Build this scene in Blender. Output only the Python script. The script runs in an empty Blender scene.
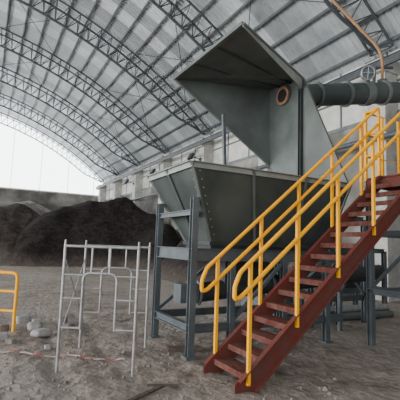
import bpy, math, random
from mathutils import Vector, Matrix, noise
random.seed(7)
PI=math.pi
scn=bpy.context.scene
col=scn.collection
# ------------------------------------------------------------------ materials
def mat(name,c1,c2=None,scale=4.0,rough=0.7,metal=0.0,bump=0.0,bscale=None,contrast=(0.35,0.65),c3=None,s3=0.6,spec=0.5,low=None,lz=(0.3,2.0)):
    m=bpy.data.materials.new(name); m.use_nodes=True
    nt=m.node_tree; N=nt.nodes; L=nt.links
    b=N['Principled BSDF']; b.inputs['Roughness'].default_value=rough; b.inputs['Metallic'].default_value=metal
    b.inputs['Specular IOR Level'].default_value=spec
    b.inputs['Base Color'].default_value=(*c1,1)
    tc=N.new('ShaderNodeTexCoord')
    if c2 is not None:
        n=N.new('ShaderNodeTexNoise'); n.inputs['Scale'].default_value=scale; n.inputs['Detail'].default_value=6
        n.inputs['Roughness'].default_value=0.65
        L.new(tc.outputs['Object'],n.inputs['Vector'])
        r=N.new('ShaderNodeValToRGB'); r.color_ramp.elements[0].position=contrast[0]; r.color_ramp.elements[1].position=contrast[1]
        r.color_ramp.elements[0].color=(*c1,1); r.color_ramp.elements[1].color=(*c2,1)
        L.new(n.outputs['Fac'],r.inputs['Fac']); out=r.outputs['Color']
        if c3 is not None:
            n2=N.new('ShaderNodeTexNoise'); n2.inputs['Scale'].default_value=s3; n2.inputs['Detail'].default_value=3
            L.new(tc.outputs['Object'],n2.inputs['Vector'])
            r2=N.new('ShaderNodeValToRGB'); r2.color_ramp.elements[0].position=0.42; r2.color_ramp.elements[1].position=0.62
            L.new(n2.outputs['Fac'],r2.inputs['Fac'])
            mx=N.new('ShaderNodeMixRGB'); L.new(r2.outputs['Color'],mx.inputs['Fac']); L.new(out,mx.inputs['Color1'])
            mx.inputs['Color2'].default_value=(*c3,1); out=mx.outputs['Color']
        if low is not None:   # dustier, paler material settled at the foot of the heap
            sp=N.new('ShaderNodeSeparateXYZ'); L.new(tc.outputs['Object'],sp.inputs['Vector'])
            ad=N.new('ShaderNodeMath'); ad.operation='MULTIPLY_ADD'; L.new(n.outputs['Fac'],ad.inputs[0]); ad.inputs[1].default_value=1.6; L.new(sp.outputs['Z'],ad.inputs[2])
            mr=N.new('ShaderNodeMapRange'); mr.inputs['From Min'].default_value=lz[0]+0.8; mr.inputs['From Max'].default_value=lz[1]+0.8
            L.new(ad.outputs[0],mr.inputs['Value'])
            mx=N.new('ShaderNodeMixRGB'); L.new(mr.outputs['Result'],mx.inputs['Fac']); mx.inputs['Color1'].default_value=(*low,1); L.new(out,mx.inputs['Color2']); out=mx.outputs['Color']
        L.new(out,b.inputs['Base Color'])
    if bump>0:
        n=N.new('ShaderNodeTexNoise'); n.inputs['Scale'].default_value=bscale or scale*4; n.inputs['Detail'].default_value=8
        L.new(tc.outputs['Object'],n.inputs['Vector'])
        bp=N.new('ShaderNodeBump'); bp.inputs['Strength'].default_value=bump; bp.inputs['Distance'].default_value=0.05
        L.new(n.outputs['Fac'],bp.inputs['Height']); L.new(bp.outputs['Normal'],b.inputs['Normal'])
    return m
M={}
M['dirt']=mat('packed_dirt',(0.135,0.108,0.09),(0.37,0.32,0.28),2.0,0.95,0,1.0,9,(0.32,0.68),(0.30,0.268,0.24),0.3,0.2)
M['black_pile']=mat('black_bulk',(0.012,0.0105,0.010),(0.036,0.030,0.028),3.5,0.95,0,1.0,7,(0.35,0.65),None,0.22,0.1,(0.12,0.10,0.088),(-0.1,0.9))
M['grey_pile']=mat('grey_bulk',(0.075,0.064,0.058),(0.135,0.118,0.108),2.5,0.95,0,0.9,6,spec=0.2)
M['brown_pile']=mat('dark_brown_bulk',(0.034,0.028,0.026),(0.075,0.063,0.057),2.5,0.95,0,1.0,7,(0.35,0.65),None,0.22,0.1,(0.14,0.118,0.104),(-0.1,1.2))
M['concrete']=mat('stained_concrete',(0.17,0.165,0.155),(0.38,0.37,0.345),0.7,0.9,0,0.3,10,(0.3,0.7),(0.10,0.095,0.085),0.4)
M['pillar']=mat('pale_concrete',(0.30,0.30,0.28),(0.58,0.575,0.54),1.2,0.9,0,0.2,10)
M['truss']=mat('truss_paint',(0.050,0.058,0.066),(0.082,0.092,0.10),3,0.6,0.2)
M['purlin']=mat('purlin_zinc',(0.10,0.117,0.127),(0.16,0.18,0.19),3,0.5,0.2)
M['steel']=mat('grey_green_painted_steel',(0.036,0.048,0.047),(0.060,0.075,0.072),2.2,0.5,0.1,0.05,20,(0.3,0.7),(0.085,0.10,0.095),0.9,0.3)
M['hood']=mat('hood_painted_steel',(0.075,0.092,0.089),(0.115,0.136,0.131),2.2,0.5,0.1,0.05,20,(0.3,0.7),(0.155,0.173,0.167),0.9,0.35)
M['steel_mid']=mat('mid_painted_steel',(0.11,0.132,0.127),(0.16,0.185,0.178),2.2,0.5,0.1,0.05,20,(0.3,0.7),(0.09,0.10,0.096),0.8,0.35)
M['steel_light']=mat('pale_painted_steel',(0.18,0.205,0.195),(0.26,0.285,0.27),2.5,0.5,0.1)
M['steel_dark']=mat('dark_painted_steel',(0.026,0.032,0.033),(0.046,0.054,0.055),2.5,0.5,0.15,spec=0.3)
M['leg']=mat('frame_paint',(0.062,0.077,0.088),(0.105,0.124,0.137),3,0.55,0.15)
M['teal']=mat('blue_grey_valve_paint',(0.075,0.11,0.125),(0.12,0.16,0.18),5,0.5)
M['yellow']=mat('yellow_paint',(1.0,0.45,0.0),(0.92,0.36,0.0),5,0.5,0,0,None,(0.5,0.8),spec=0.3)
M['orange']=mat('dull_orange_paint',(0.42,0.22,0.09),(0.28,0.15,0.08),5,0.6)
M['red']=mat('red_primer',(0.14,0.034,0.026),(0.115,0.052,0.042),4,0.7,0,0,None,(0.4,0.7),spec=0.2)
M['tread']=mat('muddy_red_tread',(0.105,0.029,0.023),(0.165,0.082,0.066),7,0.8,0,0.3,60,spec=0.15)
M['galv']=mat('galvanised_tube',(0.26,0.265,0.27),(0.42,0.425,0.43),9,0.45,0.4)
M['rust']=mat('rusty_port',(0.20,0.10,0.06),(0.34,0.20,0.13),8,0.8)
M['dark']=mat('painted_shade',(0.01,0.01,0.01))
M['bag']=mat('woven_bag',(0.24,0.235,0.23),(0.38,0.375,0.365),8,0.85,0,0.3,20)
M['wood']=mat('dark_wood',(0.05,0.038,0.03),(0.10,0.08,0.06),6,0.85,0,0.3,20)
M['stone']=mat('clod',(0.13,0.11,0.095),(0.32,0.29,0.26),6,0.95)
def roof_mat():
    m=mat('corrugated_roof',(0.33,0.37,0.395),(0.58,0.62,0.64),0.5,0.38,0.2,0,None,(0.35,0.65),(0.48,0.52,0.54),0.15)
    nt=m.node_tree; N=nt.nodes; L=nt.links; b=N['Principled BSDF']
    tc=N.new('ShaderNodeTexCoord'); w=N.new('ShaderNodeTexWave'); w.bands_direction='Y'; w.inputs['Scale'].default_value=1.3
    L.new(tc.outputs['Object'],w.inputs['Vector'])
    bp=N.new('ShaderNodeBump'); bp.inputs['Strength'].default_value=1.0; bp.inputs['Distance'].default_value=0.06
    L.new(w.outputs['Fac'],bp.inputs['Height']); L.new(bp.outputs['Normal'],b.inputs['Normal'])
    # sheet-to-sheet difference: each sheet width is a little lighter or darker at random
    src=b.inputs['Base Color'].links[0].from_socket
    sp=N.new('ShaderNodeSeparateXYZ'); L.new(tc.outputs['Object'],sp.inputs['Vector'])
    fl_=N.new('ShaderNodeMath'); fl_.operation='FLOOR'; L.new(sp.outputs['Y'],fl_.inputs[0])
    wn=N.new('ShaderNodeTexWhiteNoise'); wn.noise_dimensions='1D'; L.new(fl_.outputs[0],wn.inputs['W'])
    mr=N.new('ShaderNodeMapRange'); mr.inputs['To Min'].default_value=0.62; mr.inputs['To Max'].default_value=1.3; L.new(wn.outputs['Value'],mr.inputs['Value'])
    mx=N.new('ShaderNodeMixRGB'); mx.blend_type='MULTIPLY'; mx.inputs['Fac'].default_value=1; L.new(src,mx.inputs['Color1']); L.new(mr.outputs['Result'],mx.inputs['Color2'])
    L.new(mx.outputs['Color'],b.inputs['Base Color'])
    return m
M['roof']=roof_mat()
def glow_mat(name,colr,st,scale=0.7,c=(0.7,0.72,0.72),c2=(0.6,0.62,0.62)):
    m=mat(name,c,c2,scale,0.6)
    b=m.node_tree.nodes['Principled BSDF']
    b.inputs['Emission Color'].default_value=(*colr,1); b.inputs['Emission Strength'].default_value=st
    return m
M['sheet']=glow_mat('glowing_translucent_sheet',(0.95,0.98,1.0),6.0)  # emission stands in for daylight coming through the gable sheet
M['strip']=glow_mat('dusty_glowing_strip',(0.93,0.95,0.90),0.09,0.9,(0.64,0.64,0.60),(0.36,0.355,0.33))  # faint emission painted in for daylight through the wall strip
def tape_mat():
    m=mat('red_white_tape',(0.6,0.5,0.48))
    nt=m.node_tree; N=nt.nodes; L=nt.links; b=N['Principled BSDF']
    tc=N.new('ShaderNodeTexCoord'); w=N.new('ShaderNodeTexWave'); w.bands_direction='X'; w.inputs['Scale'].default_value=1.1
    L.new(tc.outputs['Object'],w.inputs['Vector'])
    r=N.new('ShaderNodeValToRGB'); r.color_ramp.interpolation='CONSTANT'
    r.color_ramp.elements[0].color=(0.42,0.14,0.12,1); r.color_ramp.elements[1].position=0.5; r.color_ramp.elements[1].color=(0.5,0.42,0.39,1)
    L.new(w.outputs['Fac'],r.inputs['Fac']); L.new(r.outputs['Color'],b.inputs['Base Color'])
    return m
M['tape']=tape_mat()
# ------------------------------------------------------------------ mesh builder
class MB:
    def __init__(s): s.v=[]; s.f=[]; s.sm=[]
    def add(s,vs,fs,sm=False):
        o=len(s.v); s.v+= [Vector(p) for p in vs]
        for f in fs: s.f.append([i+o for i in f]); s.sm.append(sm)
        return s
    def box(s,x0,x1,y0,y1,z0,z1):
        return s.add([(x0,y0,z0),(x1,y0,z0),(x1,y1,z0),(x0,y1,z0),(x0,y0,z1),(x1,y0,z1),(x1,y1,z1),(x0,y1,z1)],
          [(0,3,2,1),(4,5,6,7),(0,1,5,4),(1,2,6,5),(2,3,7,6),(3,0,4,7)])
    def bar(s,p,q,w,h=None,up=(0,0,1)):
        h=h or w; p=Vector(p); q=Vector(q); d=(q-p).normalized(); up=Vector(up)
        if abs(d.dot(up))>0.98: up=Vector((0,1,0))
        a=d.cross(up).normalized(); b=a.cross(d).normalized()
        c=[(-1,-1),(1,-1),(1,1),(-1,1)]
        vs=[e+a*(i*w/2)+b*(j*h/2) for e in (p,q) for i,j in c]
        return s.add(vs,[(0,1,2,3),(7,6,5,4),(0,4,5,1),(1,5,6,2),(2,6,7,3),(3,7,4,0)])
    def hbeam(s,p,q,w,h,up=(0,0,1),t=0.012):
        p=Vector(p); q=Vector(q); d=(q-p).normalized(); upv=Vector(up)
        if abs(d.dot(upv))>0.98: upv=Vector((0,1,0))
        a=d.cross(upv).normalized(); b=a.cross(d).normalized()
        s.bar(p+b*(h/2-t/2),q+b*(h/2-t/2),w,t,b); s.bar(p-b*(h/2-t/2),q-b*(h/2-t/2),w,t,b); s.bar(p,q,t,h-2*t,b)
        return s
    def tube(s,pts,r,n=8,closed=False,cap=True):
        pts=[Vector(p) for p in pts]; k=len(pts); rings=[]; a=None
        for i,p in enumerate(pts):
            if closed: d=(pts[(i+1)%k]-pts[i-1]).normalized()
            elif i==0: d=(pts[1]-p).normalized()
            elif i==k-1: d=(p-pts[-2]).normalized()
            else: d=((pts[i+1]-p).normalized()+(p-pts[i-1]).normalized()).normalized()
            if a is None:
                u=Vector((0,0,1)) if abs(d.z)<0.9 else Vector((1,0,0)); a=d.cross(u).normalized()
            else: a=(a-d*a.dot(d)).normalized()
            b=d.cross(a); rr=r[i] if isinstance(r,(list,tuple)) else r
            rings.append([p+(a*math.cos(2*PI*j/n)+b*math.sin(2*PI*j/n))*rr for j in range(n)])
        vs=[v for g in rings for v in g]; fs=[]
        for i in range(k if closed else k-1):
            i2=(i+1)%k
            for j in range(n): fs.append((i*n+j,i*n+(j+1)%n,i2*n+(j+1)%n,i2*n+j))
        s.add(vs,fs,True)
        if cap and not closed:
            s.add(rings[0],[tuple(reversed(range(n)))]); s.add(rings[-1],[tuple(range(n))])
        return s
    def plate(s,pts,t):
        pts=[Vector(p) for p in pts]; n=Vector((0,0,0)); k=len(pts)
        for i in range(k): n+= (pts[i]-pts[0]).cross(pts[(i+1)%k]-pts[0])
        n.normalize(); vs=[p-n*t/2 for p in pts]+[p+n*t/2 for p in pts]
        fs=[tuple(reversed(range(k))),tuple(range(k,2*k))]+[(i,(i+1)%k,(i+1)%k+k,i+k) for i in range(k)]
        return s.add(vs,fs)
    def build(s,name,m,parent=None,loc=None):
        if parent is not None:
            r=parent
            while r.parent: r=r.parent
            off=Vector(r.location)
        else:
            if loc is None:
                xs=[v.x for v in s.v]; ys=[v.y for v in s.v]; loc=((min(xs)+max(xs))/2,(min(ys)+max(ys))/2,min(v.z for v in s.v))
            off=Vector(loc)
        me=bpy.data.meshes.new(name); me.from_pydata([v-off for v in s.v],[],s.f)
        for p,f in zip(me.polygons,s.sm): p.use_smooth=f
        me.update(); me.materials.append(m)
        o=bpy.data.objects.new(name,me); col.objects.link(o)
        if parent is not None: o.parent=parent
        else: o.location=off
        return o
def tag(o,label,cat,group=None,kind=None):
    o['label']=label; o['category']=cat
    if group: o['group']=group
    if kind: o['kind']=kind
    return o
def thing(name,loc,label,cat,group=None):
    o=bpy.data.objects.new(name,None); o.empty_display_size=0.2; col.objects.link(o); o.location=loc
    return tag(o,label,cat,group)
def struct(o): o['kind']='structure'; return o
def cam_pt(cx,cy): return (0.883*cx+0.469*cy,-0.469*cx+0.883*cy)
# ------------------------------------------------------------------ floor
def frange(a,b,st):
    r=[];x=a
    while x<b-1e-6: r.append(x); x+=st
    r.append(b); return r
xs=frange(-24,-3,0.8)[:-1]+frange(-3,8,0.07)[:-1]+frange(8,12.5,0.4)
ys=frange(-8,1,0.6)[:-1]+frange(1,9,0.07)[:-1]+frange(9,48.3,0.6)
fl=MB(); nx=len(xs)
def fz(x,y):
    z=(noise.noise(Vector((x*0.35,y*0.35,0)))*0.05+noise.noise(Vector((x*1.3,y*1.3,3)))*0.022)*0.8
    if -3<=x<=8 and 1<=y<=9:
        z+=noise.noise(Vector((x*4.0,y*4.0,7)))*0.024+noise.noise(Vector((x*10,y*10,2)))*0.018
        for c in (0.35,1.05,1.75):     # wheel ruts pressed along the hall
            d=abs(x-c-0.12*math.sin(y*0.9)); 
            if d<0.16 and 4.4<y: z-=0.025*(1-d/0.16)
    return z
fl.add([(x,y,fz(x,y)) for y in ys for x in xs],[(j*nx+i,j*nx+i+1,(j+1)*nx+i+1,(j+1)*nx+i) for j in range(len(ys)-1) for i in range(nx-1)],True)
struct(fl.build('floor',M['dirt'],None,(0,0,0)))
# ------------------------------------------------------------------ vault
CX,CZ,R=-6.0,-10.7,26.4
PM=math.asin(18/26.4)
def arc(phi,r,y): return Vector((CX+r*math.sin(phi),y,CZ+r*math.cos(phi)))
Y0,Y1=-8.0,48.0
rf=MB(); k=60; ph=[-PM-0.02+(2*PM+0.04)*i/k for i in range(k+1)]
vs=[arc(p,R+0.22,y) for y in (Y0-0.5,Y1+0.3) for p in ph]
rf.add(vs,[(i,i+1,k+1+i+1,k+1+i) for i in range(k)],True)
struct(rf.build('ceiling',M['roof'],None,(0,0,0)))
npur=39
ords=['lowest','second','third','fourth','fifth','sixth','seventh','eighth','ninth','tenth','eleventh','twelfth','thirteenth','fourteenth','fifteenth','sixteenth','seventeenth','eighteenth','nineteenth','twentieth','twenty-first','twenty-second','twenty-third','twenty-fourth','twenty-fifth','twenty-sixth']
for i in range(26):
    p=PM-0.012-i*(2*PM-0.024)/(npur-1)
    b=MB(); c=arc(p,R+0.12,0); up=Vector((math.sin(p),0,math.cos(p)))
    b.hbeam((c.x,Y0,c.z),(c.x,Y1,c.z),0.065,0.17,up,0.02)
    tag(b.build('roof_purlin',M['purlin']),f'long zinc roof purlin, {ords[i]} counted up from the right-hand eave','purlin','roof purlins')
TY=[2.6,9.0,15.4,21.8,28.2,34.6,41.0,47.2]
tl=['nearest to the camera, above the right edge','second from the camera, landing on the near pillar','third from the camera, passing over the hood','fourth from the camera','fifth from the camera','third from the far end wall','second from the far end wall','last one against the far end wall']
SEG=60
for ti,y in enumerate(TY):
    t=thing('roof_truss',(12,y,8.3),f'arched grey steel lattice roof truss, {tl[ti]}','truss','arched roof trusses')
    P=[PM-0.004-(2*PM-0.008)*i/SEG for i in range(SEG+1)]
    def dep(p): return 0.12+0.85*min(1,(PM-abs(p))/0.09)
    wd=0.44
    for sgn in (-1,1):
        MB().tube([arc(p,R-0.02,y+sgn*wd) for p in P],0.055,6).build('upper_chord',M['truss'],t)
    MB().tube([arc(p,R-dep(p),y) for p in P],0.07,6).build('lower_chord',M['truss'],t)
    w=MB()
    for i in range(SEG):
        pm=(P[i]+P[i+1])/2; lo=arc(pm,R-dep(pm),y)
        for sgn in (-1,1):
            w.tube([arc(P[i],R-0.02,y+sgn*wd),lo],0.025,4,cap=False); w.tube([arc(P[i+1],R-0.02,y+sgn*wd),lo],0.025,4,cap=False)
        w.tube([arc(P[i],R-0.02,y-wd),arc(P[i],R-0.02,y+wd)],0.022,4,cap=False)
    w.build('web_bracing',M['truss'],t)
bn=['above the right edge','directly above the hood','just behind the hood','fourth from the camera','third from the far end']
for bi in range(5):
    ya_,yb_=TY[bi],TY[bi+1]
    for pa,pb,wh in ((0.66,0.50,'lower'),(0.36,0.22,'upper')):
        c=arc((pa+pb)/2,R-0.03,(ya_+yb_)/2)
        t=thing('cross_bracing',c,f'thin crossed tie rods, {wh} pair in the roof bay {bn[bi]}','bracing','roof tie rods')
        MB().tube([arc(pa,R-0.03,ya_+.4),arc((pa+pb)/2,R-0.01,(ya_+yb_)/2),arc(pb,R-0.03,yb_-.4)],0.02,5).build('tie_rod',M['truss'],t)
        MB().tube([arc(pb,R-0.03,ya_+.4),arc((pa+pb)/2,R-0.05,(ya_+yb_)/2),arc(pa,R-0.03,yb_-.4)],0.02,5).build('tie_rod',M['truss'],t)
# right wall + pillars
struct(MB().box(12.2,12.5,Y0,Y1+0.3,0,6.3).build('wall_right',M['concrete']))
w2=struct(MB().box(12.25,12.4,Y0,Y1,6.3,8.75).build('window_2',M['strip']))
b=MB()
for y in frange(Y0,Y1,2.13): b.box(12.2,12.25,y-0.03,y+0.03,6.3,8.7)
b.box(12.17,12.27,Y0,Y1,6.3,6.45); b.box(12.17,12.27,Y0,Y1,7.5,7.56)
b.build('window_frame',M['purlin'],w2)
pl=['nearest, at the right edge of the picture','second from the camera, behind the hood','third from the camera, left of the hood','fourth from the camera','fifth from the camera','second from the far corner','in the far corner']
bx=['nearest pillar at the right edge','pillar behind the hood','third pillar, left of the hood','fourth pillar from the camera','fifth pillar from the camera']
for i,y in enumerate(TY[1:]):
    t=thing('concrete_pillar',(11.9,y,0),f'pale square concrete pillar of the right wall, {pl[i]}','pillar','pillars of the right wall')
    MB().box(11.55,12.2,y-0.36,y+0.36,-0.05,7.7).build('shaft',M['pillar'],t)
    MB().box(11.35,12.2,y-0.45,y+0.45,7.7,8.15).build('pillar_head',M['pillar'],t)
    MB().box(11.45,12.15,y-0.36,y+0.36,8.15,8.25).build('bearing_plate',M['truss'],t)
    if i<5:
        t=thing('floodlight',(11.3,y,6.9),f'dark floodlight on an arm fixed to the {bx[i]}','lamp','floodlights on the pillars')
        MB().box(11.46,11.545,y-0.08,y+0.08,6.8,7.0).bar((11.5,y,6.9),(11.0,y,7.05),0.05).build('wall_arm',M['truss'],t)
        MB().plate([(10.95,y-0.25,7.2),(10.95,y+0.25,7.2),(10.75,y+0.25,6.85),(10.75,y-0.25,6.85)],0.14).build('lamp_housing',M['steel_dark'],t)
b=MB().hbeam((11.3,Y0,7.9),(11.3,Y1,7.9),0.10,0.3)
tag(b.build('eave_beam',M['truss']),'dark steel beam running along the heads of the wall pillars','beam')
b=MB().tube([(11.42,Y0,5.4),(11.42,Y1-0.5,5.4)],0.09,10)
tag(b.build('wall_pipe',M['leg']),'grey service pipe running along the faces of the wall pillars','pipe')
# far gable
struct(MB().box(-24,12.5,48.0,48.3,0,7.0).build('wall_back',M['concrete']))
g=MB(); pts=[(CX+(R+0.2)*math.sin(p),48.15,CZ+(R+0.2)*math.cos(p)) for p in ph]
g.plate([(-24.2,48.15,7.0)]+[(max(-24.2,min(12.2,x)),y,z) for x,y,z in pts]+[(12.2,48.15,7.0)],0.1)
w1=struct(g.build('window_1',M['sheet']))
b=MB()
for x in frange(-22,11,3.0): 
    zt=CZ+math.sqrt(R*R-(x-CX)**2); b.box(x-0.025,x+0.025,48.0,48.09,7.0,zt)
b.box(-24,12.2,47.98,48.1,6.95,7.1)
b.build('window_frame',M['strip'],w1)
# ------------------------------------------------------------------ bulk mounds
def heap(x0,x1,y0,y1,st,peaks,m,label,seed,rug=0.2,pw=5):
    b=MB(); X=frange(x0,x1,st); Y=frange(y0,y1,st); vs=[]
    for y in Y:
        for x in X:
            wx=x+1.1*noise.noise(Vector((x*0.25,y*0.25,seed))); wy=y+1.1*noise.noise(Vector((x*0.25,y*0.25,seed+9)))
            s=0
            for (px,py,h,r) in peaks:
                d=math.hypot(wx-px,wy-py)/r; q=h*(1.04-math.sqrt(d*d+0.006))
                if q>0: s+=q**pw
            z=s**(1/pw) if s>0 else 0
            z=z*z/(z+0.15) if z>0 else 0
            e=min(1,z/0.6)
            z+= e*(noise.noise(Vector((x*0.4,y*0.4,seed)))*rug*1.6+noise.noise(Vector((x*1.0,y*1.0,seed)))*rug*0.8+noise.noise(Vector((x*2.6,y*2.6,seed)))*rug*0.6)
            if z<0.02: z=-0.12
            vs.append((x,y,z))
    n=len(X); fs=[]
    for j in range(len(Y)-1):
        for i in range(n-1):
            q=(j*n+i,j*n+i+1,(j+1)*n+i+1,(j+1)*n+i)
            if max(vs[k][2] for k in q)>-0.1: fs.append(q)
    used=sorted({k for q in fs for k in q}); mp={k:i for i,k in enumerate(used)}
    b.add([vs[k] for k in used],[tuple(mp[k] for k in q) for q in fs],True)
    return tag(b.build('bulk_mound',m),label,'heap','bulk material heaps')
heap(-1,11.5,21.6,38.6,0.2,[(9.6,31.6,5.4,6.6),(7.2,32.0,4.7,6.9),(5.0,31.2,3.9,6.0),(10.9,28.6,3.7,4.8),(11.3,25.8,3.2,3.9)],M['black_pile'],'black grainy heap with a low peak against the right wall',1.3,0.17,4)
heap(-8,6.5,24.5,38.6,0.2,[(2.4,34.2,4.5,7.6),(-1.2,34.0,4.3,7.6),(-4,34,4.0,6)],M['brown_pile'],'dark grey-brown heap left of and behind the black one',3.9,0.17,4)
heap(-18,11.5,38.8,47.9,0.3,[(9,45,5.0,7),(4,44.6,5.9,7.5),(-1,44.6,5.8,7.5),(-7,44.5,5.8,7.5),(-12,45,4.6,6)],M['grey_pile'],'wide pale grey-brown heap banked up in front of the far end wall',8.1,0.2,3)
heap(6.6,11.5,13.4,21.4,0.16,[(10.4,16.6,2.9,4.0),(10.6,18.6,3.1,3.4)],M['black_pile'],'low dark heap behind the hopper legs along the right wall',5.5,0.1,4)
heap(8.8,11.5,9.5,13.2,0.12,[(11.0,11.4,1.5,2.1)],M['grey_pile'],'low grey-brown heap against the wall beside the near pillar',6.6,0.1)
# ------------------------------------------------------------------ hopper
X0,X1,YA,YB,ZR=2.52,5.75,5.03,6.75,2.79
x0,x1,ya,yb,zb=3.12,5.60,5.46,6.34,1.66
H=thing('feed_hopper',(4.1,5.9,0),'large grey-green steel feed hopper with raised hood on a tall steel frame','hopper')
top=[(X0,YA,ZR),(X1,YA,ZR),(X1,YB,ZR),(X0,YB,ZR)]; bot=[(x0,ya,zb),(x1,ya,zb),(x1,yb,zb),(x0,yb,zb)]
for i,nm in enumerate(['front','right','back','left']):
    j=(i+1)%4
    b=MB().plate([top[i],top[j],bot[j],bot[i]],0.012)
    o=b.build('hopper_panel',M['steel'],H)
    n=(Vector(top[j])-Vector(top[i])).cross(Vector(bot[i])-Vector(top[i])).normalized()
    c=(Vector(top[0])+Vector(top[2]))/2; 
    if n.dot(Vector(top[i])-c)<0: n=-n
    for f in ((0.33,0.67) if i in (0,2) else (0.5,)):
        A=Vector(top[i]).lerp(Vector(top[j]),f); B=Vector(bot[i]).lerp(Vector(bot[j]),f)
        MB().bar(A+n*0.03,B+n*0.03,0.05,0.012,n).bar(A+n*0.02,B+n*0.02,0.008,0.05,n).build('stiffener',M['steel_mid'],o)
    bl=MB()
    cnt=18 if i in (0,2) else 10
    for q in range(cnt+1):
        f=q/cnt
        A=Vector(top[i]).lerp(Vector(top[j]),0.02+0.96*f); B=Vector(bot[i]).lerp(Vector(bot[j]),0.02+0.96*f)
        p=A.lerp(B,0.05); bl.tube([p,p+n*0.02],0.013,6)
    for f in (0.03,0.97):
        for q in range(9):
            A=Vector(top[i]).lerp(Vector(top[j]),f); B=Vector(bot[i]).lerp(Vector(bot[j]),f); p=A.lerp(B,0.1+q*0.1)
            bl.tube([p,p+n*0.02],0.013,6)
    bo=bl.build('bolt_row',M['steel_light'],o); bo['kind']='stuff'
    MB().bar(top[i],top[j],0.10,0.012).bar(Vector(top[i])+Vector((0,0,-0.04)),Vector(top[j])+Vector((0,0,-0.04)),0.014,0.09).build('rim_angle',M['steel_light'],H)
    MB().bar(top[i],bot[i],0.05,0.05).build('corner_angle',M['steel_mid'],H)
MB().box(x0-0.04,x1+0.04,ya-0.04,yb+0.04,zb-0.06,zb).box(x0,x1-.3,ya,yb,zb-0.26,zb-0.06).build('outlet_box',M['steel_dark'],H)
# frame
LX=[2.70,5.35]; LY=[5.24,6.56]
for lx in LX:
    for ly in LY:
        b=MB().hbeam((lx,ly,-0.04),(lx,ly,2.30 if lx<3 else 1.5),0.10,0.10,t=0.014); o=b.build('leg',M['leg'],H)
        MB().box(lx-0.09,lx+0.09,ly-0.09,ly+0.09,-0.05,0.03).build('base_plate',M['leg'],o)
for lx in (3.38,4.4):
    o=MB().hbeam((lx,5.24,-0.04),(lx,5.24,1.40),0.09,0.09).build('leg',M['leg'],H)
    MB().box(lx-0.08,lx+0.08,5.16,5.32,-0.05,0.03).build('base_plate',M['leg'],o)
def beam(p,q,w=0.08,h=0.12,nm='cross_beam'): return MB().hbeam(p,q,w,h).build(nm,M['leg'],H)
a_,b_=LX; c_,d_=LY
for z,h in ((1.46,0.18),(0.40,0.12)):
    beam((a_,c_,z),(a_,d_,z),.08,h); beam((a_,c_,z),(b_+.4,c_,z),.08,h); beam((a_,d_,z),(b_+.4,d_,z),.08,h); beam((b_,c_,z),(b_,d_,z),.08,h)
beam((a_,c_,2.08),(a_,d_,2.08),0.06,0.08)
MB().bar((3.38,c_,0.45),(4.4,c_,1.38),0.05,0.05).build('diagonal_brace',M['leg'],H)
MB().bar((b_,c_,1.38),(b_,d_,0.45),0.05,0.05).build('diagonal_brace',M['leg'],H)
MB().bar((a_,d_,0.45),(3.9,d_,1.38),0.05,0.05).build('diagonal_brace',M['leg'],H)
# hood
A=(3.24,7.40,5.05); B=(3.35,5.05,5.14); C=(5.75,6.30,5.24); C2=(5.75,7.44,5.36); D2=(5.75,7.40,3.50)
MB().plate([A,B,C,C2],0.014).build('hood_lid',M['hood'],H)
MB().plate([A,C2,D2],0.012).build('hood_side_panel',M['steel_mid'],H)
MB().plate([C,C2,D2,(5.75,6.75,2.80),(5.75,6.30,2.80)],0.012).build('hood_back_panel',M['hood'],H)
MB().plate([(5.74,6.30,2.80),(5.74,6.30,5.24),(5.72,5.10,2.80)],0.012).build('hood_flank_panel',M['steel_mid'],H)
dn=Vector((0,0,-0.20))
MB().plate([B,C,Vector(C)+dn*1.3,Vector(B)+dn*0.3],0.012).build('lid_fascia',M['steel_light'],H)
MB().bar(A,B,0.05,0.06).bar(A,D2,0.05,0.05).bar(B,C,0.05,0.04).bar(C,(5.73,5.10,2.80),0.05,0.06).build('hood_edge_angle',M['steel_mid'],H)
MB().hbeam((5.70,6.30,2.79),(5.70,6.30,5.0),0.08,0.08).build('hood_post',M['steel_dark'],H)
MB().bar((4.15,6.75,2.79),(4.15,6.9,4.3),0.06).build('hood_post',M['leg'],H)
for f in (0.33,0.66):
    p=Vector(A).lerp(Vector(B),f); q=Vector(C2).lerp(Vector(C),f); MB().bar(p+Vector((0,0,-0.02)),q+Vector((0,0,-0.02)),0.04,0.03).build('lid_stiffener',M['steel'],H)
pc=Vector((5.72,6.88,5.02))
MB().tube([pc-Vector((0.05,0,0)),pc],0.21,24).build('inlet_port',M['rust'],H)
MB().tube([pc-Vector((0.06,0,0)),pc-Vector((0.045,0,0))],0.15,24).build('port_shade_disc',M['dark'],H)  # solid near-black disc; the shade inside the port is put into its colour
# screw conveyor under hopper
t=thing('screw_conveyor',(4.4,5.9,0.0),'dark steel tube conveyor slung under the hopper outlet','conveyor')
MB().tube([(3.1,5.9,0.82),(7.6,5.9,1.15)],0.16,16).build('conveyor_tube',M['steel_dark'],t)
for x in (3.12,4.6,6.2): 
    z=0.82+(x-3.1)*0.073; MB().tube([(x,5.9,z),(x+0.03,5.9,z)],0.21,16).build('flange',M['leg'],t)
MB().box(2.78,3.1,5.76,6.04,0.68,0.97).build('gearbox',M['leg'],t)
MB().box(3.6,4.5,5.78,6.02,0.95,1.38).build('inlet_chute',M['steel_dark'],t)
for x in (3.8,6.4): MB().bar((x,5.9,-0.04),(x,5.9,0.75),0.07).build('support_leg',M['leg'],t)
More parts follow.
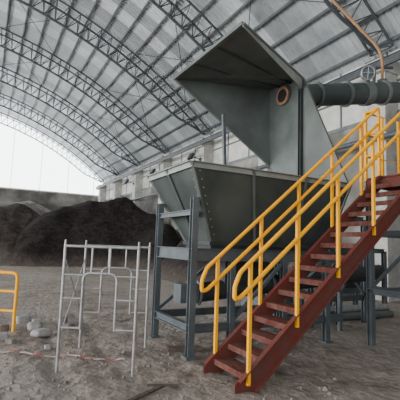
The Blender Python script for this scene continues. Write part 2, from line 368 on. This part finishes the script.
# pipe support frame right of hopper
t=thing('support_frame',(6.8,6.35,0),'blue-grey braced steel support frame right of the hopper behind the stairs','frame')
for x in (6.05,6.85,7.65): MB().hbeam((x,6.35,-0.04),(x,6.35,2.3),0.09,0.09).build('leg',M['leg'],t)
for z in (0.55,1.5,2.3): MB().hbeam((6.05,6.35,z),(7.65,6.35,z),0.07,0.12).build('cross_beam',M['leg'],t)
MB().bar((6.05,6.33,0.6),(6.85,6.33,1.45),0.05).build('diagonal_brace',M['leg'],t)
MB().bar((7.65,6.33,0.6),(6.85,6.33,1.45),0.05).build('diagonal_brace',M['leg'],t)
# big pipe
t=thing('dust_pipe',(7.4,6.6,4.9),'thick grey steel pipe running right from the hood port above the stairs','pipe')
PA=Vector((5.78,6.90,5.04)); PB=Vector((8.97,6.3,5.62)); PC=Vector((12.0,5.9,6.1))
MB().tube([PA,PB,PC],0.26,24).build('pipe_body',M['steel'],t)
d=(PB-PA).normalized()
for f in (0.03,0.25,0.50,0.84):
    p=PA.lerp(PB,f); MB().tube([p-d*0.03,p+d*0.03],0.31,24).build('flange',M['hood'],t)
p=PA.lerp(PB,0.68)
v=MB().tube([p-d*0.10,p+d*0.10],0.30,20).tube([p,p+Vector((0,-0.06,0.40))],0.07,10).build('valve_body',M['hood'],t)
c=p+Vector((-0.05,-0.10,0.47)); fd=Vector((-0.45,-0.85,-0.2)).normalized(); sd=fd.cross(Vector((0,0,1))).normalized(); ud=sd.cross(fd)
MB().tube([c-fd*0.08,c+fd*0.03],0.15,24).build('valve_actuator',M['teal'],v)
ring=[c+fd*0.06+sd*math.cos(a)*0.16+ud*math.sin(a)*0.16 for a in [2*PI*i/24 for i in range(24)]]
w=MB().tube(ring,0.018,8,closed=True)
for a in range(4): w.tube([c+fd*0.06,c+fd*0.06+sd*math.cos(a*PI/2)*0.16+ud*math.sin(a*PI/2)*0.16],0.012,6)
w.tube([c,c+fd*0.09],0.035,10); w.build('handwheel',M['galv'],v)
MB().tube([p+Vector((0.3,0,0.2)),p+Vector((0.34,-0.02,0.75)),p+Vector((0.9,-0.1,0.85))],0.04,8).build('air_line',M['leg'],v)
# orange riser pole
t=thing('riser_pole',(8.46,6.38,5.7),'thin dull orange pole slanting up to the roof from the thick pipe','pole')
def curve_pts(P,n=5,rad=0.10):
    out=[Vector(P[0])]
    for i in range(1,len(P)-1):
        a,b,c=Vector(P[i-1]),Vector(P[i]),Vector(P[i+1]); r=min(rad,(a-b).length*0.45,(c-b).length*0.45)
        s=b+(a-b).normalized()*r; e=b+(c-b).normalized()*r
        for k in range(n+1):
            t=k/n; out.append(s*(1-t)**2+b*2*t*(1-t)+e*t*t)
    out.append(Vector(P[-1])); return out
MB().tube(curve_pts([(8.46,6.40,5.80),(8.46,6.38,6.6),(7.34,6.97,7.95),(3.5,9.0,12.4)],6,0.35),0.036,12).build('pole_tube',M['orange'],t)
MB().tube([(8.46,6.40,5.78),(8.46,6.40,5.86)],0.12,16).build('base_flange',M['leg'],t)
# ------------------------------------------------------------------ staircase
S=thing('staircase',(3.2,4.2,0),'red-brown steel staircase with yellow pipe railings climbing to the hopper','staircase')
def zn(x): return 0.19+0.835*(x-2.75)
YN,YF=3.85,4.56; XE=5.95
for y,sg in ((YN,-1),(YF,1)):
    st=MB().plate([(2.56,y,-0.03),(2.56,y,0.08),(2.60,y,0.12),(XE,y,zn(XE)+0.04),(XE,y,zn(XE)-0.19),(2.82,y,-0.03)],0.014)
    st.bar((2.60,y+sg*0.03,0.11),(XE,y+sg*0.03,zn(XE)+0.04),0.06,0.012,(-.65,0,.75)); st.bar((2.82,y+sg*0.03,-0.02),(XE,y+sg*0.03,zn(XE)-0.19),0.06,0.012,(-.65,0,.75))
    st.build('stringer',M['red'],S)
for i in range(16):
    z=0.1695*(i+1); x=2.70+0.2030*i
    b=MB().box(x,x+0.25,YN+0.01,YF-0.01,z-0.016,z).box(x,x+0.012,YN+0.01,YF-0.01,z-0.07,z-0.016).box(x+0.238,x+0.25,YN+0.01,YF-0.01,z-0.04,z-0.016)
    b.build('tread',M['tread'],S)
RT=0.026
RH=1.26
for y,px in ((YN-0.03,[2.72,3.42,4.12,4.82,5.50]),(YF+0.03,[2.74,3.44,4.13,4.82,5.50])):
    ex=5.93
    P=[(ex,y,zn(ex)+RH),(2.58,y,zn(2.58)+RH),(2.51,y,zn(2.51)+1.16),(2.51,y,zn(2.51)+1.02),(2.59,y,zn(2.59)+0.97),(ex,y,zn(ex)+0.97)]
    rl=MB().tube(curve_pts(P,4,0.04),RT,10).build('handrail',M['yellow'],S)
    for x in px:
        MB().bar((x,y,zn(x)-0.10),(x,y,zn(x)+RH),0.038,0.038).build('post',M['yellow'],rl)
# landing
Lz=2.90; LXa,LXb,LYa,LYb=5.99,7.4,3.83,4.9
t=thing('stair_landing',(6.7,4.3,0),'high steel landing with yellow rails at the top of the stairs','platform')
MB().box(LXa,LXb,LYa,LYb,Lz-0.02,Lz).build('deck',M['tread'],t)
b=MB()
for p,q in (((LXa,LYa),(LXb,LYa)),((LXa,LYb),(LXb,LYb)),((LXa+.02,LYa),(LXa+.02,LYb)),((LXb,LYa),(LXb,LYb))): b.hbeam((*p,Lz-0.09),(*q,Lz-0.09),0.07,0.14)
b.build('deck_frame',M['red'],t)
for x,y in ((LXa+.04,LYb-.04),(LXb-.05,LYb-.04),(LXb-.05,LYa+.05),(LXa+.04,LYa+.05)): MB().hbeam((x,y,-0.04),(x,y,Lz-0.16),0.1,0.1).build('leg',M['leg'],t)
for z in (0.9,1.9): MB().hbeam((LXa,LYb-.04,z),(LXb,LYb-.04,z),0.07,0.1).build('cross_beam',M['leg'],t); MB().hbeam((LXa+.04,LYa,z),(LXa+.04,LYb,z),0.07,0.1).build('cross_beam',M['leg'],t)
MB().bar((LXa+.04,LYb-.04,0.95),(LXb,LYb-.04,1.85),0.05).build('diagonal_brace',M['leg'],t)
def rails(z):
    b=MB(); b.tube([(LXa,4.62,z),(LXa,LYb,z),(LXb,LYb,z),(LXb,LYa,z),(LXa,LYa,z)],RT,10); return b
rl=rails(Lz+1.22).build('handrail',M['yellow'],t)
rails(Lz+0.80).build('mid_rail',M['yellow'],rl)
rails(Lz+0.40).build('mid_rail',M['yellow'],rl)
for x,y in ((LXa,LYa),(LXa,4.62),(LXa,LYb),(6.45,LYb),(6.92,LYb),(LXb,LYb),(LXb,LYa),(6.45,LYa),(6.92,LYa),(LXb,4.36)): MB().bar((x,y,Lz-0.05),(x,y,Lz+1.22),0.04).build('post',M['yellow'],rl)
# ------------------------------------------------------------------ scaffold frames
def scaffold(a,b,label):
    a=Vector(a); b=Vector(b); d=(b-a).normalized(); W=(b-a).length; mid=(a+b)/2
    t=thing('scaffold_frame',(mid.x,mid.y,0),label,'scaffold','scaffold frames')
    H_=1.56; r=0.018
    def P(s,z): q=a+d*s; return (q.x,q.y,z)
    for s in (0,W):
        o=MB().tube([P(s,-0.05),P(s,H_)],r,10).build('post',M['galv'],t)
        MB().tube([P(s,H_),P(s,H_+0.05)],r*0.7,8).build('coupling_pin',M['galv'],o)
    MB().tube([P(0,H_-0.03),P(W,H_-0.03)],r,10).build('top_bar',M['galv'],t)
    i1,i2=0.26,W-0.26
    MB().tube(curve_pts([P(i1,0.50),P(i1,1.20),P(i2,1.20),P(i2,0.50)]),r*0.8,8).build('inner_arch',M['galv'],t)
    for z in (0.52,0.88,1.17):
        MB().tube([P(0,z),P(i1,z)],r*0.7,8).build('rung',M['galv'],t); MB().tube([P(W,z),P(i2,z)],r*0.7,8).build('rung',M['galv'],t)
    for s in (i1+0.10,i2-0.10): MB().tube([P(s,1.20),P(s,H_-0.03)],r*0.7,8).build('stay',M['galv'],t)
    return t
fa,fb=(0.92,5.34,0),(1.72,4.82,0); ra,rb=(1.40,6.34,0),(2.32,6.00,0)
scaffold(fa,fb,'front galvanised walk-through scaffold frame standing on the dirt floor')
scaffold(ra,rb,'rear galvanised scaffold frame next to the hopper leg')
t=thing('cross_brace',((fa[0]+ra[0])/2,(fa[1]+ra[1])/2,0.9),'crossed thin braces joining the left posts of the two scaffold frames','brace')
MB().tube([(fa[0],fa[1]+.03,0.35),(ra[0],ra[1]-.03,1.35)],0.010,6).build('brace_rod',M['galv'],t)
MB().tube([(fa[0]+.025,fa[1]+.03,1.35),(ra[0]+.025,ra[1]-.03,0.35)],0.010,6).build('brace_rod',M['galv'],t)
# ------------------------------------------------------------------ left guard rail
gx,gy=cam_pt(-3.13,7.1); gx2,gy2=cam_pt(-5.4,7.5)
t=thing('guard_rail',((gx+gx2)/2,(gy+gy2)/2,0),'low yellow pipe guard rail at the left edge of the picture','guard rail')
a=Vector((gx,gy,0)); bb=Vector((gx2,gy2,0))
def Z(p,z): return Vector((p.x,p.y,z))
MB().tube(curve_pts([Z(a,-0.05),Z(a,1.00),Z(bb,1.00),Z(bb,-0.05)]),0.028,10).build('top_rail',M['yellow'],t)
for z in (0.35,0.68): MB().tube([Z(a,z),Z(bb,z)],0.023,8).build('mid_rail',M['yellow'],t)
m_=(a+bb)/2; MB().tube([Z(m_,-0.03),Z(m_,1.0)],0.026,8).build('post',M['yellow'],t)
# ------------------------------------------------------------------ sacks and rubble blocks
def blob(cx,cy,cz,rx,ry,rz,rot,seed,m,name,label,cat,group,sq=0.6):
    b=MB(); n1,n2=14,20; vs=[]
    sgn=lambda q:(abs(q)**sq)*(1 if q>=0 else -1)
    for i in range(n1+1):
        th=PI*i/n1
        for j in range(n2):
            a=2*PI*j/n2
            x,y,z=math.sin(th)*math.cos(a),math.sin(th)*math.sin(a),math.cos(th)
            p=Vector((sgn(x)*rx,sgn(y)*ry,sgn(z)*rz)); f=1+0.22*noise.noise(p*5+Vector((seed,0,0)))+0.1*noise.noise(p*14+Vector((seed,0,0)))
            p*=f; p.rotate(Matrix.Rotation(rot,3,'Z')); vs.append(p+Vector((cx,cy,cz)))
    b.add(vs,[(i*n2+j,i*n2+(j+1)%n2,(i+1)*n2+(j+1)%n2,(i+1)*n2+j) for i in range(n1) for j in range(n2)],True)
    return tag(b.build(name,m),label,cat,group)
bgs=[(-2.55,6.85,.05,.16,.12,.06,'pale grey filled sack lying nearest the scaffold'),(-2.85,7.3,.06,.15,.12,.075,'pale grey sack bulging behind the one nearest the scaffold')]
for i,(cx,cy,z,rx,ry,rz,lb) in enumerate(bgs):
    x,y=cam_pt(cx,cy); blob(x,y,fz(x,y)+z,rx,ry,rz,i*1.1+.4,i*3.3,M['bag'],'filled_sack',lb,'sack','grey sacks on the floor')
rk=[(-3.12,6.65,.09,'largest lump of broken concrete at the foot of the yellow guard rail'),(-3.38,7.2,.08,'angular lump of concrete left of the largest one by the guard rail'),(-2.98,7.75,.08,'lump of concrete between the guard rail and the sacks'),(-2.85,6.4,.05,'little flat lump of concrete in front of the guard rail'),(-3.2,6.3,.06,'lump of concrete at the left edge of the picture'),(-2.3,7.5,.07,'lone small lump of concrete behind the scaffold frames'),(-2.2,6.2,.045,'small lump of concrete under the front scaffold frame'),(-2.6,7.9,.09,'furthest lump of broken concrete, behind the two sacks'),(-3.3,7.9,.10,'block of pale concrete standing behind the yellow guard rail')]
for i,(cx,cy,r,lb) in enumerate(rk):
    x,y=cam_pt(cx,cy); blob(x,y,fz(x,y)+r*0.5,r*1.3,r,r*0.75,i*0.8,i*2.7+1,M['stone'] if i%2 else M['bag'],'concrete_lump',lb,'rubble','broken concrete lumps',0.3)
# tape
a=Vector((*cam_pt(-3.4,5.9),0)); c=Vector((*cam_pt(-0.95,5.6),0)); b=MB(); n=60; vs=[]
d=(c-a); nrm=Vector((-d.y,d.x,0)).normalized()
for i in range(n+1):
    p=a+d*(i/n)+nrm*0.04*math.sin(i*0.35); z=fz(p.x,p.y)+0.025+0.006*math.sin(i*1.3)
    vs+= [Vector((p.x,p.y,z))-nrm*0.018,Vector((p.x,p.y,z+0.008))+nrm*0.018]
b.add(vs,[(2*i,2*i+1,2*i+3,2*i+2) for i in range(n)])
tag(b.build('barrier_tape',M['tape']),'faded red and white barrier tape lying across the floor by the scaffold','tape')
def plank(cx,cy,L_,w,h,rot,m,name,label,cat):
    x,y=cam_pt(cx,cy); z=fz(x,y); b=MB().bar((x-math.cos(rot)*L_/2,y-math.sin(rot)*L_/2,z+h/2+0.004),(x+math.cos(rot)*L_/2,y+math.sin(rot)*L_/2,z+h/2+0.012),w,h)
    return tag(b.build(name,m),label,cat)
plank(-0.50,4.40,0.6,0.05,0.02,0.5,M['wood'],'wooden_plank','dark narrow plank lying on the dirt in the foreground','plank')
plank(-0.35,4.75,0.35,0.045,0.02,-0.5,M['wood'],'wooden_offcut','short dark offcut lying left of the stair foot','wood')
plank(-2.5,4.9,0.4,0.06,0.02,-0.2,M['wood'],'wooden_scrap','small dark scrap lying left of the front scaffold foot','wood')
plank(-0.15,6.25,0.5,0.12,0.06,-0.4,M['wood'],'timber_block','brown timber block on the ground beside the hopper leg','wood')
for i,(y,z,lb) in enumerate([(6.75,0.09,'grey steel pipe lying on the ground behind the stairs, nearest one'),(6.97,0.09,'grey steel pipe lying on the ground behind the stairs, furthest one'),(6.86,0.235,'grey steel pipe resting on top of the two lying pipes')]):
    tag(MB().tube([(5.6,y,z),(8.9,y-0.15,z)],0.085,14).build('steel_pipe',M['galv' if i==2 else 'steel_mid']),lb,'pipe','lying pipes behind the stairs')
t=thing('steel_skid',(8.4,7.6,0),'dark steel machine skid standing behind the stairs at the right','skid')
for x in (7.4,9.4):
    for y in (7.15,8.1): MB().hbeam((x,y,-0.04),(x,y,1.6),0.1,0.1).build('leg',M['leg'],t)
b=MB()
for z in (0.6,1.6):
    b.hbeam((7.4,7.15,z),(9.4,7.15,z),0.08,0.12); b.hbeam((7.4,8.1,z),(9.4,8.1,z),0.08,0.12); b.hbeam((7.4,7.15,z),(7.4,8.1,z),0.08,0.12); b.hbeam((9.4,7.15,z),(9.4,8.1,z),0.08,0.12)
b.build('skid_frame',M['leg'],t)
MB().box(7.7,9.1,7.3,7.95,0.66,1.1).tube([(7.7,7.6,1.28),(9.1,7.6,1.28)],0.27,18).build('machine_casing',M['steel_dark'],t)
MB().bar((7.4,7.1,0.05),(8.4,7.1,1.55),0.05).build('diagonal_brace',M['leg'],t)
t=thing('blower_unit',(6.9,8.6,0),'rounded grey blower casing on a low base behind the hopper legs','blower')
MB().box(6.2,7.3,8.3,9.1,-0.04,0.35).build('base_frame',M['leg'],t)
MB().tube([(6.55,8.5,0.95),(6.55,8.9,0.95)],0.6,28).build('fan_casing',M['steel_mid'],t)
MB().tube([(6.55,8.42,0.95),(6.55,8.5,0.95)],0.25,20).build('inlet_ring',M['steel_dark'],t)
MB().tube([(6.95,8.7,0.62),(7.3,8.7,0.62)],0.2,16).build('motor',M['teal'],t)
MB().box(6.1,6.4,8.52,8.88,1.0,1.9).build('outlet_duct',M['steel_mid'],t)
# clods
b=MB()
for i in range(1100):
    cy=random.uniform(3.3,9); cx=random.uniform(-0.52,0.40)*cy; x,y=cam_pt(cx,cy)
    if (2.5<x<5.8 and 3.8<y<6.8): continue
    r=random.uniform(0.006,0.022)*(1 if random.random()<.90 else 2)
    z=fz(x,y)+r*0.3; rv=[Vector(v)*r*random.uniform(.7,1.2) for v in ((1,0,0),(-1,0,0),(0,1,0),(0,-1,0),(0,0,.8),(0,0,-.8))]
    b.add([v+Vector((x,y,z)) for v in rv],[(0,2,4),(2,1,4),(1,3,4),(3,0,4),(2,0,5),(1,2,5),(3,1,5),(0,3,5)])
tag(b.build('dirt_clods',M['stone']),'loose stones and dirt clods scattered over the floor','rubble',kind='stuff')
# ------------------------------------------------------------------ light
W=bpy.data.worlds.new('World'); scn.world=W; W.use_nodes=True
W.node_tree.nodes['Background'].inputs['Color'].default_value=(0.92,0.96,1.0,1); W.node_tree.nodes['Background'].inputs['Strength'].default_value=0.85
def area(name,loc,target,sx,sy,p,c=(1,1,1)):
    l=bpy.data.lights.new(name,'AREA'); l.shape='RECTANGLE'; l.size=sx; l.size_y=sy; l.energy=p; l.color=c
    o=bpy.data.objects.new(name,l); col.objects.link(o); o.location=loc
    o.rotation_euler=(Vector(target)-Vector(loc)).to_track_quat('-Z','Y').to_euler(); return o
area('side_fill',(-23,16,4.5),(6,16,4.8),44,8,15000,(1.0,0.985,0.96))  # unseen area lamp added to strengthen daylight from the open left side
area('rear_fill',(-8,-9,4.5),(3,20,6),14,8,800,(1.0,0.98,0.95))  # unseen area lamp added behind the camera to brighten the hall
# ------------------------------------------------------------------ camera
cam=bpy.data.cameras.new('camera'); co=bpy.data.objects.new('camera',cam); col.objects.link(co)
cam.sensor_width=36; cam.lens=36; cam.clip_end=300
yaw=math.radians(28); p=math.radians(6.4); r=math.radians(2.0)
F=Vector((math.sin(yaw)*math.cos(p),math.cos(yaw)*math.cos(p),math.sin(p))); Rt=Vector((math.cos(yaw),-math.sin(yaw),0)); U=Rt.cross(F)
R2=Rt*math.cos(r)+U*math.sin(r); U2=-Rt*math.sin(r)+U*math.cos(r)
mt=Matrix((R2,U2,-F)).transposed().to_4x4(); mt.translation=Vector((0,0,1.6)); co.matrix_world=mt
scn.camera=co
